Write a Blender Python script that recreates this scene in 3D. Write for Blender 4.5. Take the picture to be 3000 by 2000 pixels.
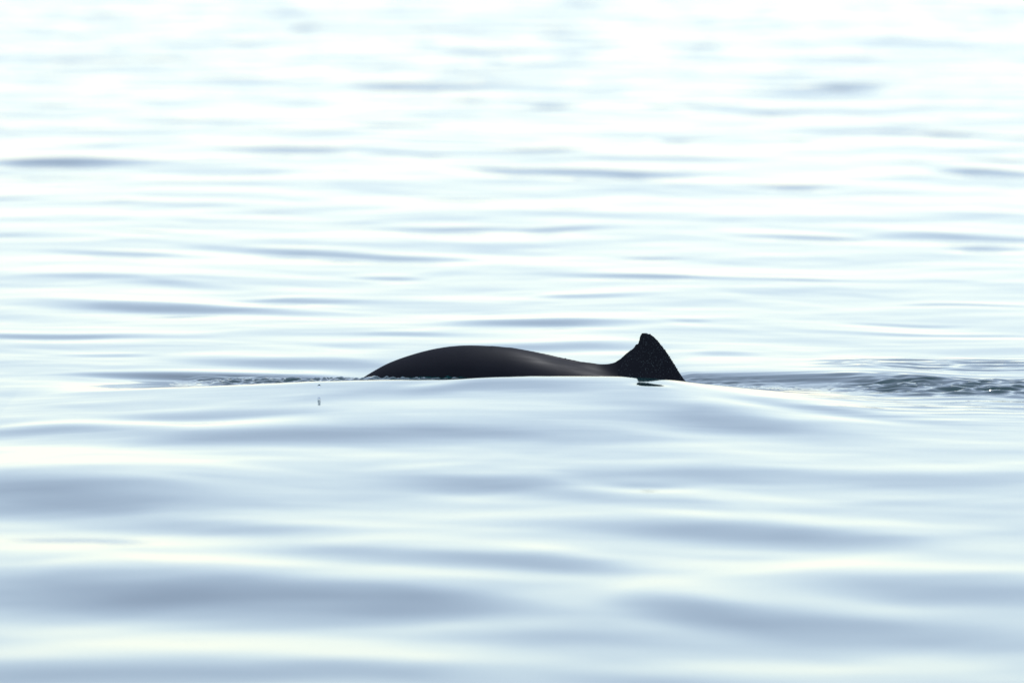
import bpy, bmesh, math, random
import numpy as np
from mathutils import Vector, Matrix
from mathutils.bvhtree import BVHTree

# ------------------------------------------------------------------ clear
for o in list(bpy.data.objects):
    bpy.data.objects.remove(o, do_unlink=True)
scene = bpy.context.scene
COL = scene.collection
random.seed(7)
RNG = np.random.default_rng(11)
R = math.radians

# ------------------------------------------------------------------ camera
DIST = 30.0                   # porpoise stands at the origin, camera south of it
MPP = 0.00095                 # metres for one photograph pixel at the porpoise
FPX = DIST / MPP
PITCH = math.atan(1700 / FPX)
DEP = PITCH + math.atan(110 / FPX)
CAM_H = DIST * math.tan(DEP)
cam_d = bpy.data.cameras.new('camera')
cam = bpy.data.objects.new('camera', cam_d)
COL.objects.link(cam)
cam.location = (0, -DIST, CAM_H)
cam.rotation_euler = (math.pi / 2 - PITCH, 0, 0)
cam_d.sensor_width = 36
cam_d.lens = 36 * FPX / 3000
cam_d.clip_start = 0.1
cam_d.clip_end = 20000
cam_d.dof.use_dof = True
cam_d.dof.focus_distance = DIST / math.cos(DEP) - 0.1
cam_d.dof.aperture_fstop = 5.8
scene.camera = cam

# ------------------------------------------------------------------ sky and sun
SUN_EL, SUN_AZ = R(52), R(22)          # ahead of the camera, a little to the right
w = bpy.data.worlds.new('World')
scene.world = w
w.use_nodes = True
nt = w.node_tree
bg = nt.nodes['Background']
sky = nt.nodes.new('ShaderNodeTexSky')
sky.sky_type = 'NISHITA'
sky.sun_disc = False
sky.sun_elevation = SUN_EL
sky.sun_rotation = SUN_AZ             # 0 = +Y, the way the camera looks
sky.air_density = 0.79
sky.dust_density = 0.05
sky.ozone_density = 0.3
veil = nt.nodes.new('ShaderNodeVectorMath')      # thin even veil of high cloud over the whole sky
veil.operation = 'ADD'
veil.inputs[1].default_value = (3.45, 3.3, 3.3)
nt.links.new(sky.outputs[0], veil.inputs[0])
nt.links.new(veil.outputs[0], bg.inputs[0])
bg.inputs[1].default_value = 0.12
sd = bpy.data.lights.new('sun', 'SUN')
sd.energy = 2.0
sd.angle = R(0.55)
sd.color = (1.0, 0.985, 0.955)
sun = bpy.data.objects.new('sun', sd)
COL.objects.link(sun)
to_sun = Vector((math.sin(SUN_AZ) * math.cos(SUN_EL), math.cos(SUN_AZ) * math.cos(SUN_EL), math.sin(SUN_EL)))
sun.rotation_euler = to_sun.to_track_quat('Z', 'Y').to_euler()

vs = scene.view_settings
vs.view_transform = 'Standard'
vs.look = 'None'
vs.gamma = 1.0
vs.exposure = -0.2
vs.use_curve_mapping = False

# ------------------------------------------------------------------ helpers
def cam_ray(px, py):
    """direction of a photograph pixel (3000 x 2000)"""
    a, b = (px - 1500) / FPX, (1000 - py) / FPX
    c, s = math.cos(PITCH), math.sin(PITCH)
    return Vector((a, c + b * s, -s + b * c))

def on_sea(px, py, z=0.0):
    d = cam_ray(px, py)
    t = (z - CAM_H) / d.z
    return d.x * t, -DIST + d.y * t

def on_plane(px, py, y=0.0):
    d = cam_ray(px, py)
    t = (y + DIST) / d.y
    return d.x * t, CAM_H + d.z * t

def smooth(a, b, x):
    t = np.clip((x - a) / (b - a), 0, 1)
    return t * t * (3 - 2 * t)

def perlin(x, y, seed=0):
    rng = np.random.default_rng(seed)
    perm = rng.permutation(1024)
    ang = rng.random(1024) * 2 * np.pi
    gx, gy = np.cos(ang), np.sin(ang)
    xi, yi = np.floor(x).astype(np.int64), np.floor(y).astype(np.int64)
    xf, yf = x - xi, y - yi
    u = xf * xf * xf * (xf * (xf * 6 - 15) + 10)
    v = yf * yf * yf * (yf * (yf * 6 - 15) + 10)
    def g(ix, iy, dx, dy):
        h = perm[(perm[ix & 1023] + iy) & 1023]
        return gx[h] * dx + gy[h] * dy
    a = g(xi, yi, xf, yf)
    b = g(xi + 1, yi, xf - 1, yf)
    c = g(xi, yi + 1, xf, yf - 1)
    d = g(xi + 1, yi + 1, xf - 1, yf - 1)
    return (a + (b - a) * u) + ((c + (d - c) * u) - (a + (b - a) * u)) * v

_erf = np.vectorize(math.erf)
_ET = _erf(np.linspace(-4, 4, 4001))
def erf(x):
    return np.interp(x, np.linspace(-4, 4, 4001), _ET)

# ------------------------------------------------------------------ sea surface
# wave faces that tilt towards the viewer: centre, half size (in a 2352 x 1568 view), steepness, lean
WAVES = [
 (430,108,70,8,.35,0),(580,145,60,8,.4,0),(700,65,30,6,.35,0),(960,200,105,12,.75,0),(1265,248,55,8,.75,0),
 (1900,202,130,12,.65,0),(990,102,50,8,.35,0),(1010,232,140,6,.4,0),(1830,256,90,6,.4,0),(1590,105,50,6,.35,0),
 (130,242,80,8,.4,.03),(2180,310,130,10,.75,.06),(1560,318,60,6,.5,0),(660,293,60,5,.45,0),(900,290,80,5,.35,0),
 (735,190,35,5,.35,0),(1160,143,50,5,.3,0),(1340,130,40,6,.3,0),(2290,112,40,6,.35,0),(400,278,140,10,.35,.05),
 (170,373,150,18,.9,0),(690,343,170,10,.7,0),(1230,350,110,7,.55,0),(1350,398,230,17,1.0,.02),(1100,390,130,5,.5,.05),
 (1800,428,110,8,.7,.03),(2280,365,120,6,.5,.03),(2280,395,90,15,.75,.03),(760,397,50,5,.5,.02),(100,412,120,5,.4,0),
 (1860,320,60,5,.4,0),(1500,245,40,5,.35,0),(900,352,120,8,.45,.04),(430,362,100,5,.35,0),
 (1080,455,110,5,.6,0),(1300,481,60,5,.55,0),(1030,525,170,9,.8,.01),(1290,528,90,6,.5,-.03),(300,586,130,10,.6,.05),
 (790,585,230,13,.8,.05),(1510,592,70,5,.6,0),(1870,545,140,8,.65,.02),(2200,545,200,14,.75,.02),(2270,570,80,10,.6,0),
 (650,484,80,4,.4,0),(360,470,200,5,.3,.02),(340,533,90,5,.4,.02),(30,541,40,4,.4,0),(20,455,100,6,.4,0),(2080,410,80,4,.35,0),
 (860,636,80,6,.65,.03),(1480,637,200,8,.65,.03),(1830,645,130,5,.5,.03),(1390,678,90,8,.6,0),(380,705,270,18,.95,.03),
 (680,686,90,8,.6,0),(150,772,220,9,.75,.01),(1270,745,200,16,.85,0),(2230,703,130,5,.6,.02),(450,655,110,8,.4,.03),
 (780,690,80,6,.4,0),(200,640,160,6,.35,.02),(1600,740,60,6,.4,.03),(2150,745,100,5,.4,.02),(2200,768,200,5,.4,.02),
 (640,832,220,18,.75,0),(1260,798,170,14,.7,0),(800,795,110,8,.4,0),(950,770,150,8,.45,0),(200,815,100,5,.4,0),(1650,815,60,8,.4,.02),
 (1090,930,330,22,.5,0),(480,970,170,12,.45,0),(80,990,170,14,.7,.01),(300,1010,330,20,.5,.02),(850,1015,350,24,.6,0),
 (1650,985,230,34,.65,.07),(1870,952,260,12,.45,.07),(1120,1115,260,28,.7,0),(1650,1095,300,22,.45,0),(1530,1158,150,16,.45,0),
 (2150,1100,200,20,.4,0),(150,1150,330,58,.95,.05),(600,1215,260,18,.65,.04),(1700,1225,330,34,.75,.06),(1000,1285,300,28,.6,.03),
 (1350,1300,160,16,.45,0),(430,1370,620,58,1.0,.02),(1000,1375,200,36,.55,0),(1640,1405,200,40,.75,.05),(2130,1370,250,40,.65,.02),
 (2100,1450,380,40,.65,.06),(1500,1465,450,36,.35,0),(200,1545,400,30,.7,0),(800,1545,300,25,.5,0),(1500,1560,260,20,.4,0),
 (1480,1138,200,16,.38,0),(1485,1118,90,12,.6,0,0.0),(995,881,85,3,-.5,-.06,.046),(1495,889,42,2.2,-.45,.02,.042),
]
K = 3000 / 2352
SLOPE = 0.106
YS = DIST / 18.0               # the rippled patches stretch along the line of sight

def sea_height(X, Y):
    """height of the water at world X, Y (arrays)"""
    d = Y + DIST
    Ys = Y / YS
    ds = d / YS
    H = np.zeros_like(X)
    # slow wandering so that no wave face is a clean lens
    wx = 0.10 * perlin(X * 1.3 + 5, Ys * 0.9, 1) + 0.05 * perlin(X * 3.1, Ys * 2.2, 2)
    wy = 0.16 * perlin(X * 1.1, Ys * 0.55 + 3, 3) + 0.05 * perlin(X * 3.0, Ys * 1.5 + 9, 4)
    Xw = X + wx * 1.6
    Yw = Y + YS * wy * (0.5 + ds / 40)
    near = (ds > 9) & (ds < 75)
    for (u, v, hu, hv, s, lean, *z) in WAVES:
        x0, y0 = on_sea(u * K, v * K, *z)
        dd = y0 + DIST
        s *= 0.92 + 0.15 * float(smooth(20, 28, dd)) + 0.75 * float(smooth(28, 62, dd))
        sx = hu * K * MPP * dd / DIST * 0.80
        g = CAM_H / dd
        sy = hv * K * MPP * dd / DIST / (g + 0.55 * SLOPE * s) * (1.35 - 0.4 * float(smooth(18, 34, dd)))
        ln = lean * MPP / MPP / g * -1.0
        m = near & (np.abs(X - x0) < 4.2 * sx + .3) & (np.abs(Y - y0) < 7.5 * sy + .4 + abs(ln) * 3 * sx)
        if not m.any():
            continue
        xa, ya = (X[m], Y[m]) if z else (Xw[m], Yw[m])
        xx = (xa - x0) / sx
        yy = (ya - y0 - ln * (X[m] - x0)) / sy
        # a front face with long shallow backs: integral of a narrow bell minus a wide one
        prof = 0.5 * (erf(yy / 1.0) - erf(yy / 2.7))
        env = np.exp(-0.5 * np.abs(xx) ** 2.4)
        H[m] += s * SLOPE * sy * 1.55 * prof * env
    # free small swell in many directions, stronger away from the frame's sheltered middle
    fade = smooth(3, 9, ds) * (1 - smooth(60, 240, ds)) * (1 - smooth(6, 40, np.abs(X)))
    W = np.zeros_like(X)
    for sx, sy, sl, sd_ in ((1.5, 1.7, .006, 5), (.6, .9, .0065, 6), (.32, .46, .0065, 7), (.16, .22, .0038, 8)):
        W += sl * sy * 0.75 * perlin(Xw / sx + 7, (Yw + .12 * X) / sy + 11, sd_)
    W *= 1 + 2.5 * smooth(30, 68, d)
    H += W * fade
    # crest pushed up in front of the animal
    cx = np.array([-3.0,-1.35,-.95,-.55,-.25,.05,.3,.5,.75,1.0,1.4,3.0])
    cr = np.array([.0,.0,.027,.0445,.0465,.0520,.049,.039,.018,.006,.0,.0])
    C = np.interp(X, cx, cr)
    yc = -0.52 + 0.03 * np.sin(X * 3.0)
    t = Ys - yc
    front = np.exp(-(np.clip(-t, 0, None) / 1.25) ** 1.5)
    back = np.exp(-(np.clip(t, 0, None) / 0.26) ** 2)
    H += C * np.where(t < 0, front, back)
    # hollow around the body
    H += -0.012 * np.exp(-((X + 0.1) / 0.8) ** 2 - (Ys / 0.3) ** 2)
    return H

RNG_W = RNG.random((60, 3))

def turbulence(X, Y):
    """broken water beside the animal (only for the rows and columns near it)"""
    H = np.zeros_like(X)
    def rip(m, sx, sy, amp, seed, octv=3):
        x, y = X[m], Y[m]
        out = np.zeros_like(x)
        a, f = 1.0, 1.0
        qx = x + 0.35 * sx * perlin(x / sx * .6, y / sy * .5, seed + 50)
        qy = y + 0.45 * sy * perlin(x / sx * .7 + 3, y / sy * .5, seed + 51)
        for o in range(octv):
            n = perlin(qx / sx * f, qy / sy * f, seed + o)
            out += a * (0.55 - np.abs(n) * 1.6 if o == 0 else n)
            a *= 0.5; f *= 2.05
        return amp * out
    # strip of broken water at the left of the body
    mk = smooth(-.98, -.74, X) * (1 - smooth(-.05, .12, X)) * np.exp(-((Y + .03 - .02 * np.sin(X * 5)) / .13) ** 4)
    m = mk > 1e-3
    H[m] += mk[m] * rip(m, .075, .042, .020, 21)
    H += .013 * smooth(-.9, -.6, X) * (1 - smooth(-.2, .1, X)) * np.exp(-((Y + .09) / .09) ** 2)
    mk = smooth(-1.35, -.9, X) * (1 - smooth(-.6, -.4, X))
    yy = Y - (.14 - (X + 1) * .06)
    H += mk * .009 * erf(yy / .05) * np.exp(-(yy / .3) ** 2)
    # dark smooth face right of the fin, long and slightly falling away
    mk = smooth(.40, .52, X) * (1 - smooth(.95, 1.35, X))
    yy = Y - (.07 - (X - .5) * .22) - .02 * np.sin(X * 9)
    H += mk * .012 * erf(yy / .06) * np.exp(-(yy / .55) ** 2)
    m = mk > 1e-3
    H[m] += (mk * np.exp(-(yy / .14) ** 2))[m] * rip(m, .5, .05, .0014, 31, 2)
    # fine ripples close behind the fin
    mk = smooth(.42, .5, X) * (1 - smooth(.58, .95, X)) * np.exp(-((Y + .08 + (X - .5) * .35) / .15) ** 4)
    m = mk > 1e-3
    H[m] += mk[m] * rip(m, .06, .03, .005, 41)
    # churned streak running off to the right
    yy = Y - (-.20 - (X - 1.0) * .12)
    mk = smooth(.75, 1.15, X) * np.exp(-(np.abs(yy) / .22) ** 3)
    m = mk > 1e-3
    H[m] += mk[m] * rip(m, .19, .065, .020, 61)
    mk = smooth(.55, 1.2, X) * np.exp(-((yy + .25) / .7) ** 4)
    m = mk > 1e-3
    H[m] += mk[m] * rip(m, .55, .13, .0042, 71)
    # faint wrinkles beyond it
    mk = smooth(.8, 1.0, X) * (1 - smooth(1.35, 1.7, X)) * np.exp(-((Y - .42) / .2) ** 4)
    m = mk > 1e-3
    H[m] += mk[m] * rip(m, .32, .085, .007, 81)
    return H

def build_sea():
    def rng_steps(a, b, s0, s1):
        out, y = [], a
        while y < b:
            out.append(y)
            y += s0 + (s1 - s0) * (y - a) / (b - a)
        return out
    rows = [-3000, -800, -200, -80, -50, -35, -26, -20, -16, -13, -11, -9.5, -8.6, -8.0]
    rows += rng_steps(-7.5, -0.9, .022, .013)
    rows += rng_steps(-0.9, 0.75, .0068, .0068)
    rows += rng_steps(0.75, 3.0, .012, .016)
    rows += rng_steps(3.0, 40.0, .018, .11)
    rows += [40.3, 41, 42.5, 45, 50, 60, 80, 120, 200, 400, 900, 2500, 9000]
    rows = np.array(rows) * YS
    inner = np.linspace(-2.1, 2.1, 860)
    outer = np.array([2.13, 2.2, 2.35, 2.6, 3, 4, 6, 12, 30, 120, 600, 3000])
    cols = np.concatenate([-outer[::-1], inner, outer])
    nr, nc = len(rows), len(cols)
    X, Y = np.meshgrid(cols, rows)
    # the sheet widens with distance so that far water stays covered
    X = X * np.clip((Y + DIST) / DIST, 0.5, 4.0)
    H = sea_height(X, Y)
    j0, j1 = np.searchsorted(rows, -1.4 * YS), np.searchsorted(rows, 1.6 * YS)
    H[j0:j1] += turbulence(X[j0:j1], Y[j0:j1] / YS)
    # calm the coarse outer cells
    coarse = (np.abs(cols) > 2.12)
    H[:, coarse] *= 0.0
    edge = 1 - smooth(1.9, 2.1, np.abs(cols))
    H *= np.where(coarse, 1, edge)[None, :]
    co = np.stack([X, Y, H], -1).reshape(-1, 3).astype(np.float32)
    i = np.arange(nr * nc, dtype=np.int32).reshape(nr, nc)
    f = np.stack([i[:-1, :-1], i[:-1, 1:], i[1:, 1:], i[1:, :-1]], -1).reshape(-1, 4)
    me = bpy.data.meshes.new('sea')
    me.vertices.add(len(co)); me.vertices.foreach_set('co', co.ravel())
    me.loops.add(f.size); me.loops.foreach_set('vertex_index', f.ravel())
    me.polygons.add(len(f))
    me.polygons.foreach_set('loop_start', np.arange(0, f.size, 4, dtype=np.int32))
    me.polygons.foreach_set('use_smooth', np.ones(len(f), dtype=bool))
    me.update(calc_edges=True)
    ob = bpy.data.objects.new('sea', me)
    COL.objects.link(ob)
    print('sea faces', len(f))
    return ob

# ------------------------------------------------------------------ materials
def new_mat(name):
    m = bpy.data.materials.new(name)
    m.use_nodes = True
    return m, m.node_tree, m.node_tree.nodes['Principled BSDF']

def mat_water():
    m, t, p = new_mat('sea_water')
    p.inputs['Base Color'].default_value = (0.004, 0.050, 0.056, 1)
    p.inputs['Roughness'].default_value = 0.035
    p.inputs['IOR'].default_value = 1.333
    p.inputs['Specular IOR Level'].default_value = 0.5
    tc = t.nodes.new('ShaderNodeTexCoord')
    mp = t.nodes.new('ShaderNodeMapping')
    mp.inputs['Scale'].default_value = (1.4, 3.2, 1.0)
    n = t.nodes.new('ShaderNodeTexNoise')
    n.inputs['Scale'].default_value = 1.6
    n.inputs['Detail'].default_value = 3
    n.inputs['Distortion'].default_value = 0.6
    b = t.nodes.new('ShaderNodeBump')
    b.inputs['Strength'].default_value = 1.0
    b.inputs['Distance'].default_value = 0.0006
    t.links.new(tc.outputs['Object'], mp.inputs[0])
    t.links.new(mp.outputs[0], n.inputs['Vector'])
    t.links.new(n.outputs['Fac'], b.inputs['Height'])
    t.links.new(b.outputs[0], p.inputs['Normal'])
    return m

def mat_skin():
    m, t, p = new_mat('wet_dark_skin')
    tc = t.nodes.new('ShaderNodeTexCoord')
    n = t.nodes.new('ShaderNodeTexNoise')
    n.inputs['Scale'].default_value = 9
    n.inputs['Detail'].default_value = 5
    cr = t.nodes.new('ShaderNodeValToRGB')
    cr.color_ramp.elements[0].color = (0.016, 0.018, 0.024, 1)
    cr.color_ramp.elements[1].color = (0.024, 0.026, 0.034, 1)
    t.links.new(tc.outputs['Object'], n.inputs['Vector'])
    t.links.new(n.outputs['Fac'], cr.inputs[0])
    t.links.new(cr.outputs[0], p.inputs['Base Color'])
    mp = t.nodes.new('ShaderNodeMapping')
    mp.inputs['Rotation'].default_value = (0, R(-22), 0)
    mp.inputs['Scale'].default_value = (3, 30, 42)
    n2 = t.nodes.new('ShaderNodeTexNoise')
    n2.inputs['Scale'].default_value = 1.0
    n2.inputs['Detail'].default_value = 4
    mr = t.nodes.new('ShaderNodeMapRange')
    mr.inputs['From Min'].default_value = 0.3
    mr.inputs['From Max'].default_value = 0.7
    mr.inputs['To Min'].default_value = 0.34
    mr.inputs['To Max'].default_value = 0.48
    t.links.new(tc.outputs['Object'], mp.inputs[0])
    t.links.new(mp.outputs[0], n2.inputs['Vector'])
    t.links.new(n2.outputs['Fac'], mr.inputs[0])
    t.links.new(mr.outputs[0], p.inputs['Roughness'])
    b = t.nodes.new('ShaderNodeBump')
    b.inputs['Distance'].default_value = 0.0002
    t.links.new(n2.outputs['Fac'], b.inputs['Height'])
    t.links.new(b.outputs[0], p.inputs['Normal'])
    p.inputs['IOR'].default_value = 1.25
    p.inputs['Specular IOR Level'].default_value = 0.06
    p.inputs['Specular Tint'].default_value = (0.55, 0.70, 1.0, 1)
    return m

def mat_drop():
    m, t, p = new_mat('water_bead_painted_glint')
    p.inputs['Base Color'].default_value = (0.085, 0.11, 0.125, 1)  # pale colour paints in the sky light that clear beads would refract
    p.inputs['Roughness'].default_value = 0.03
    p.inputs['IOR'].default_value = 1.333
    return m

def mat_free_drop():
    m, t, p = new_mat('clear_water_drop')
    p.inputs['Base Color'].default_value = (0.9, 0.95, 1, 1)
    p.inputs['Transmission Weight'].default_value = 1.0
    p.inputs['Roughness'].default_value = 0.0
    p.inputs['IOR'].default_value = 1.333
    return m

def mat_eye():
    m, t, p = new_mat('eye_black')
    n = t.nodes.new('ShaderNodeTexNoise')
    cr = t.nodes.new('ShaderNodeValToRGB')
    cr.color_ramp.elements[0].color = (0.004, 0.004, 0.005, 1)
    cr.color_ramp.elements[1].color = (0.012, 0.009, 0.008, 1)
    t.links.new(n.outputs['Fac'], cr.inputs[0])
    t.links.new(cr.outputs[0], p.inputs['Base Color'])
    p.inputs['Roughness'].default_value = 0.08
    return m

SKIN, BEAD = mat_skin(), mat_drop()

sea = build_sea()
sea.data.materials.append(mat_water())
sea['kind'] = 'structure'
sea['label'] = 'calm pale blue sea with long soft ripples around the porpoise'

# ------------------------------------------------------------------ porpoise
BACK_PX = [(1068,1101),(1099,1082.7),(1128,1066),(1167,1050.4),(1216,1034.4),(1265,1021.7),(1314,1013.6),(1372,1009.3),
           (1431,1010.9),(1500,1018.0),(1560,1030),(1610,1043),(1655,1053.5),(1700,1064.5),(1750,1078),(1800,1093),(1850,1108)]
FIN_PX = [(1440,1016),(1500,1016.6),(1524,1020.9),(1599,1033.9),(1643,1044),(1703,1056.2),(1748,1063.6),(1764.3,1065.3),(1784.2,1063.7),(1799.5,1060.2),(1814.8,1052.5),(1830,1038.7),(1842.4,1028),(1854.6,1020.4),
          (1861,1010),(1863,1006.4),(1867,1008.5),(1869.4,1009.5),(1870,1002),(1871,998.6),(1873,995),(1873.6,987),(1876.2,980),(1881,974.8),(1892.9,974.2),
          (1904,978.4),(1916,986),(1926.5,996.6),(1938.8,1012),(1951,1027.2),(1963.3,1045.6),(1975.5,1065.5),(1987.8,1085.4),
          (2000,1103.8),(2013,1121),(2030,1142),(2050,1165)]

def build_body():
    back = [on_plane(a, b) for a, b in BACK_PX]
    # tail end goes on under the water, head end dives to the right
    x0, z0 = back[0]
    tail = [(x0 - .26, z0 - .215), (x0 - .20, z0 - .165), (x0 - .13, z0 - .105), (x0 - .06, z0 - .043)]
    x1, z1 = back[-1]
    head = [(x1 + .06, z1 - .018), (x1 + .13, z1 - .040), (x1 + .22, z1 - .073), (x1 + .34, z1 - .13), (x1 + .46, z1 - .20),
            (x1 + .56, z1 - .28), (x1 + .63, z1 - .36)]
    pts = np.array(tail + back + head)
    # resample along the length
    s = np.concatenate([[0], np.cumsum(np.hypot(*np.diff(pts, axis=0).T))])
    N = 150
    ss = np.linspace(0, s[-1], N)
    px, pz = np.interp(ss, s, pts[:, 0]), np.interp(ss, s, pts[:, 1])
    for _ in range(3):
        pz[1:-1] = .25 * pz[:-2] + .5 * pz[1:-1] + .25 * pz[2:]
    tx, tz = np.gradient(px), np.gradient(pz)
    L = np.hypot(tx, tz); tx /= L; tz /= L
    nx, nz = -tz, tx                      # outward from the back
    q = ss / s[-1]
    def prof(tab):
        a = np.array(tab); return np.interp(q, a[:, 0], a[:, 1])
    def sm(v, n=6):
        v = v.copy()
        for _ in range(n):
            v[1:-1] = .25 * v[:-2] + .5 * v[1:-1] + .25 * v[2:]
        return v
    depth = sm(prof([(0, .05), (.06, .075), (.16, .115), (.3, .19), (.45, .26), (.6, .31), (.72, .31), (.84, .26), (.93, .17), (.985, .07), (1, .015)]))
    width = sm(prof([(0, .026), (.06, .034), (.16, .058), (.3, .105), (.45, .142), (.56, .165), (.72, .165), (.84, .14), (.93, .092), (.985, .035), (1, .006)]))
    ridge = sm(prof([(0, .72), (.2, .62), (.36, .66), (.55, .80), (.7, 1.0), (1, 1.0)]))
    bm = bmesh.new()
    M = 56
    rings = []
    for i in range(N):
        cxx, czz = px[i] - nx[i] * depth[i] / 2, pz[i] - nz[i] * depth[i] / 2
        ring = []
        for k in range(M):
            a = 2 * math.pi * k / M
            c, sn = math.cos(a), math.sin(a)
            up = c * depth[i] / 2
            # upper half narrows into a ridge towards the tail
            wd = width[i] * (abs(sn) ** (1 / ridge[i]) if c > 0 else abs(sn)) * (1 if sn >= 0 else -1)
            ring.append(bm.verts.new((cxx + nx[i] * up, wd, czz + nz[i] * up)))
        rings.append(ring)
    for i in range(N - 1):
        for k in range(M):
            bm.faces.new((rings[i][k], rings[i][(k + 1) % M], rings[i + 1][(k + 1) % M], rings[i + 1][k]))
    bm.faces.new(rings[0]); bm.faces.new(rings[-1][::-1])
    # dorsal fin: a closed blade whose thickness swells towards the back
    fin = np.array([on_plane(a, b) for a, b in FIN_PX])
    tip = int(np.argmax(fin[:, 1]))
    xs = np.linspace(fin[0, 0], fin[-1, 0], 330)
    zt = np.interp(xs, fin[:, 0], fin[:, 1])
    NZ = 34
    lo = np.array([back_z(pts, x) for x in xs]) - .05
    grid = []
    for x, top, base in zip(xs, zt, lo):
        top = max(top, base + .02)
        colm = []
        for k in range(NZ):
            f = 1 - (1 - k / (NZ - 1)) ** 1.0
            z = base + (top - base) * f
            xr = np.interp(-z, -fin[tip:, 1], fin[tip:, 0]) - x
            xl = x - np.interp(z, fin[8:tip + 1, 1], fin[8:tip + 1, 0]) if z > fin[8, 1] else 1.0
            e = max(0., min(top - z, max(xr, 0) * .7, max(xl, 0) * .7))
            th = .0016 + .0085 * (1 - math.exp(-e / .022)) + .0030 * min(1, e / .05)
            fl = .030 * math.exp(-max(0, z - base - .045) / .026)
            colm.append((x, th + fl * min(1, e / .02), z))
        grid.append(colm)
    va = [[bm.verts.new((a, t, c)) for a, t, c in col] for col in grid]
    vb = [[bm.verts.new((a, -t, c)) for a, t, c in col] for col in grid]
    n = len(xs)
    for i in range(n - 1):
        for k in range(NZ - 1):
            bm.faces.new((va[i][k], va[i][k + 1], va[i + 1][k + 1], va[i + 1][k]))
            bm.faces.new((vb[i][k], vb[i + 1][k], vb[i + 1][k + 1], vb[i][k + 1]))
        for k in (0, NZ - 1):
            bm.faces.new((va[i][k], va[i + 1][k], vb[i + 1][k], vb[i][k]))
    for i in (0, n - 1):
        for k in range(NZ - 1):
            bm.faces.new((va[i][k], va[i][k + 1], vb[i][k + 1], vb[i][k]))
    # flukes and flippers, under the water
    def blade(outline, thick, mat):
        top = [bm.verts.new(mat @ Vector((a, b, thick))) for a, b in outline]
        bot = [bm.verts.new(mat @ Vector((a, b, -thick))) for a, b in outline]
        bm.faces.new(top); bm.faces.new(bot[::-1])
        n = len(outline)
        for k in range(n):
            bm.faces.new((top[k], bot[k], bot[(k + 1) % n], top[(k + 1) % n]))
    tp = Vector((px[0] - nx[0] * .025, 0, pz[0] - nz[0] * .025))
    ang = math.atan2(tz[0], tx[0])
    fl = [(.10, .02), (.04, .05), (-.02, .12), (-.085, .21), (-.10, .215), (-.075, .13), (-.055, .05), (-.045, 0),
          (-.055, -.05), (-.075, -.13), (-.10, -.215), (-.085, -.21), (-.02, -.12), (.04, -.05), (.10, -.02)]
    blade(fl, .008, Matrix.Translation(tp) @ Matrix.Rotation(-ang, 4, 'Y'))
    i = int(N * .84)
    for sgn in (-1, 1):
        c = Vector((px[i] - nx[i] * depth[i] * .72, sgn * width[i] * .82, pz[i] - nz[i] * depth[i] * .72))
        ol = [(.05, -.02), (.03, .06), (-.03, .15), (-.07, .19), (-.085, .18), (-.07, .1), (-.045, .03), (-.04, -.02)]
        ol = [(a, b * sgn) for a, b in ol]
        blade(ol, .009, Matrix.Translation(c) @ Matrix.Rotation(-math.atan2(tz[i], tx[i]), 4, 'Y') @ Matrix.Rotation(-sgn * R(40), 4, 'X'))
    bmesh.ops.recalc_face_normals(bm, faces=bm.faces)
    me = bpy.data.meshes.new('raw_body')
    bm.to_mesh(me); bm.free()
    tmp = bpy.data.objects.new('raw_body', me)
    COL.objects.link(tmp)
    rm = tmp.modifiers.new('join', 'REMESH')
    rm.mode = 'VOXEL'; rm.voxel_size = .0026; rm.use_smooth_shade = True
    so = tmp.modifiers.new('soften', 'SMOOTH')
    so.factor = .5; so.iterations = 2
    dg = bpy.context.evaluated_depsgraph_get()
    out = bpy.data.meshes.new_from_object(tmp.evaluated_get(dg))
    bpy.data.objects.remove(tmp, do_unlink=True)
    out.name = 'body'
    # melt the root of the fin into the back
    nv = len(out.vertices)
    co = np.empty(nv * 3, dtype=np.float32); out.vertices.foreach_get('co', co)
    co = co.reshape(-1, 3).astype(np.float64)
    ed = np.empty(len(out.edges) * 2, dtype=np.int32); out.edges.foreach_get('vertices', ed)
    ea, eb = ed[0::2], ed[1::2]
    ztop = np.interp(co[:, 0], xs, zt, left=9, right=-9)
    zbod = np.interp(co[:, 0], pts[:, 0], pts[:, 1])
    wgt = smooth(.002, .016, ztop - co[:, 2]) * np.exp(-((co[:, 2] - zbod) / .045) ** 2) * smooth(xs[0] - .12, xs[0] + .1, co[:, 0])
    sel = wgt > .01
    deg = np.maximum(np.bincount(ea, minlength=nv) + np.bincount(eb, minlength=nv), 1)
    fine = np.where((co[:, 0] > on_plane(1806, 1060)[0]) & (co[:, 2] > zbod + .004), 0., 1.)
    for it in range(145):
        wg = fine if it < 15 else wgt
        for ax in range(3):
            c = co[:, ax]
            avg = (np.bincount(ea, c[eb], nv) + np.bincount(eb, c[ea], nv)) / deg
            co[:, ax] = c + wg * .6 * (avg - c)
    out.vertices.foreach_set('co', co.astype(np.float32).ravel())
    out.update()
    for p in out.polygons: p.use_smooth = True
    k = int(N * .945)
    eyes = [Vector((px[k] - nx[k] * depth[k] * .5, sgn * width[k] * .97, pz[k] - nz[k] * depth[k] * .5)) for sgn in (-1, 1)]
    return out, eyes

def back_z(pts, x):
    return float(np.interp(x, pts[:, 0], pts[:, 1]))

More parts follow.
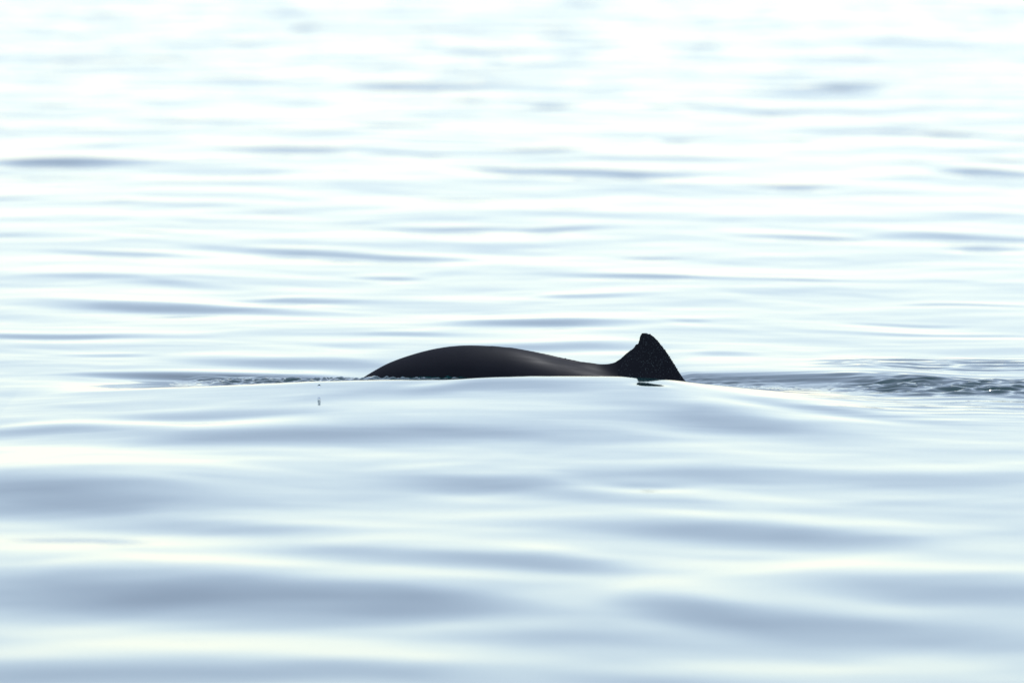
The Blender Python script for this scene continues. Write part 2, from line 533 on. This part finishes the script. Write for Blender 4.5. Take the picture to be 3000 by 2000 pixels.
porpoise = bpy.data.objects.new('porpoise', None)
porpoise.location = (0, 0, 0)
COL.objects.link(porpoise)
porpoise['label'] = 'black porpoise with arched wet back and notched triangular dorsal fin breaking the water'
porpoise['category'] = 'porpoise'
body_me, eyes = build_body()
body = bpy.data.objects.new('body', body_me)
COL.objects.link(body)
body.parent = porpoise
body_me.materials.append(SKIN)
EYE = mat_eye()
for e in eyes:
    bm = bmesh.new()
    bmesh.ops.create_uvsphere(bm, u_segments=12, v_segments=8, radius=.009)
    me = bpy.data.meshes.new('eye'); bm.to_mesh(me); bm.free()
    for p in me.polygons: p.use_smooth = True
    me.materials.append(EYE)
    o = bpy.data.objects.new('eye', me); COL.objects.link(o); o.parent = porpoise; o.location = e

# beads of water clinging to the fin, warts along its leading edge
bvh = BVHTree.FromPolygons([v.co for v in body_me.vertices], [tuple(p.vertices) for p in body_me.polygons])
def beads(name, spots, mat, sub=1):
    bm = bmesh.new()
    for co, nrm, r, sq in spots:
        rot = nrm.to_track_quat('Z', 'Y').to_matrix().to_4x4()
        bmesh.ops.create_icosphere(bm, subdivisions=sub, radius=r, matrix=Matrix.Translation(co) @ rot @ Matrix.Diagonal((1, 1, sq, 1)))
    me = bpy.data.meshes.new(name); bm.to_mesh(me); bm.free()
    for p in me.polygons: p.use_smooth = True
    me.materials.append(mat)
    o = bpy.data.objects.new(name, me); COL.objects.link(o); o.parent = porpoise
    o['kind'] = 'stuff'
    return o
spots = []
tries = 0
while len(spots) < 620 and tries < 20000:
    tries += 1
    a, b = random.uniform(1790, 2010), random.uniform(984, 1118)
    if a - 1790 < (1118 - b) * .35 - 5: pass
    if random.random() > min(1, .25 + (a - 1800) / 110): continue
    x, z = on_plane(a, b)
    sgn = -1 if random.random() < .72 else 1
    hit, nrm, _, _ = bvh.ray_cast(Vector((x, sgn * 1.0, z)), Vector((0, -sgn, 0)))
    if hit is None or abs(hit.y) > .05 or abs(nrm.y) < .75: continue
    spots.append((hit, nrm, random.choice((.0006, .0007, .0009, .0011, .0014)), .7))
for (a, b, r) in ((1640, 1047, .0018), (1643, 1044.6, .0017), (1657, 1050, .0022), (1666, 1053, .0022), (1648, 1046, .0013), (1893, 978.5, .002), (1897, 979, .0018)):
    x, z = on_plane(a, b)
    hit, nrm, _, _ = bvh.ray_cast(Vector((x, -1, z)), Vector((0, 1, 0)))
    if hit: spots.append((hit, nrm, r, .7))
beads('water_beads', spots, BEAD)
spots = []
edge = [p for p in FIN_PX if p[0] > 1898 and p[1] < 1100]
for i in range(24):
    t = (i + random.uniform(-.3, .3)) / 24 * (len(edge) - 1.01)
    t = max(0, t); k = int(t); f = t - k
    a, b = edge[k][0] * (1 - f) + edge[k + 1][0] * f, edge[k][1] * (1 - f) + edge[k + 1][1] * f
    x, z = on_plane(a, b)
    hit, nrm, _, _ = bvh.find_nearest(Vector((x, 0, z)))
    spots.append((hit, nrm, random.uniform(.0011, .0021), .8))
beads('skin_warts', spots, SKIN, 2)

# ------------------------------------------------------------------ a drop in the air at the left
def free_drop(px, py, r, label):
    bm = bmesh.new()
    bmesh.ops.create_uvsphere(bm, u_segments=20, v_segments=12, radius=r)
    for v in bm.verts:
        if v.co.z > 0: v.co.z *= 1.25
        v.co.x *= 1 + .05 * math.sin(v.co.z / r * 2)
    me = bpy.data.meshes.new('water_drop'); bm.to_mesh(me); bm.free()
    for p in me.polygons: p.use_smooth = True
    me.materials.append(mat_free_drop())
    o = bpy.data.objects.new('water_drop', me); COL.objects.link(o)
    x, z = on_plane(px, py, -1.3)
    o.location = (x, -1.3, z)
    o['label'] = label; o['category'] = 'water drop'
free_drop(935, 1131, .0042, 'tiny dark water drop in the air left of the porpoise, below the rippled strip')
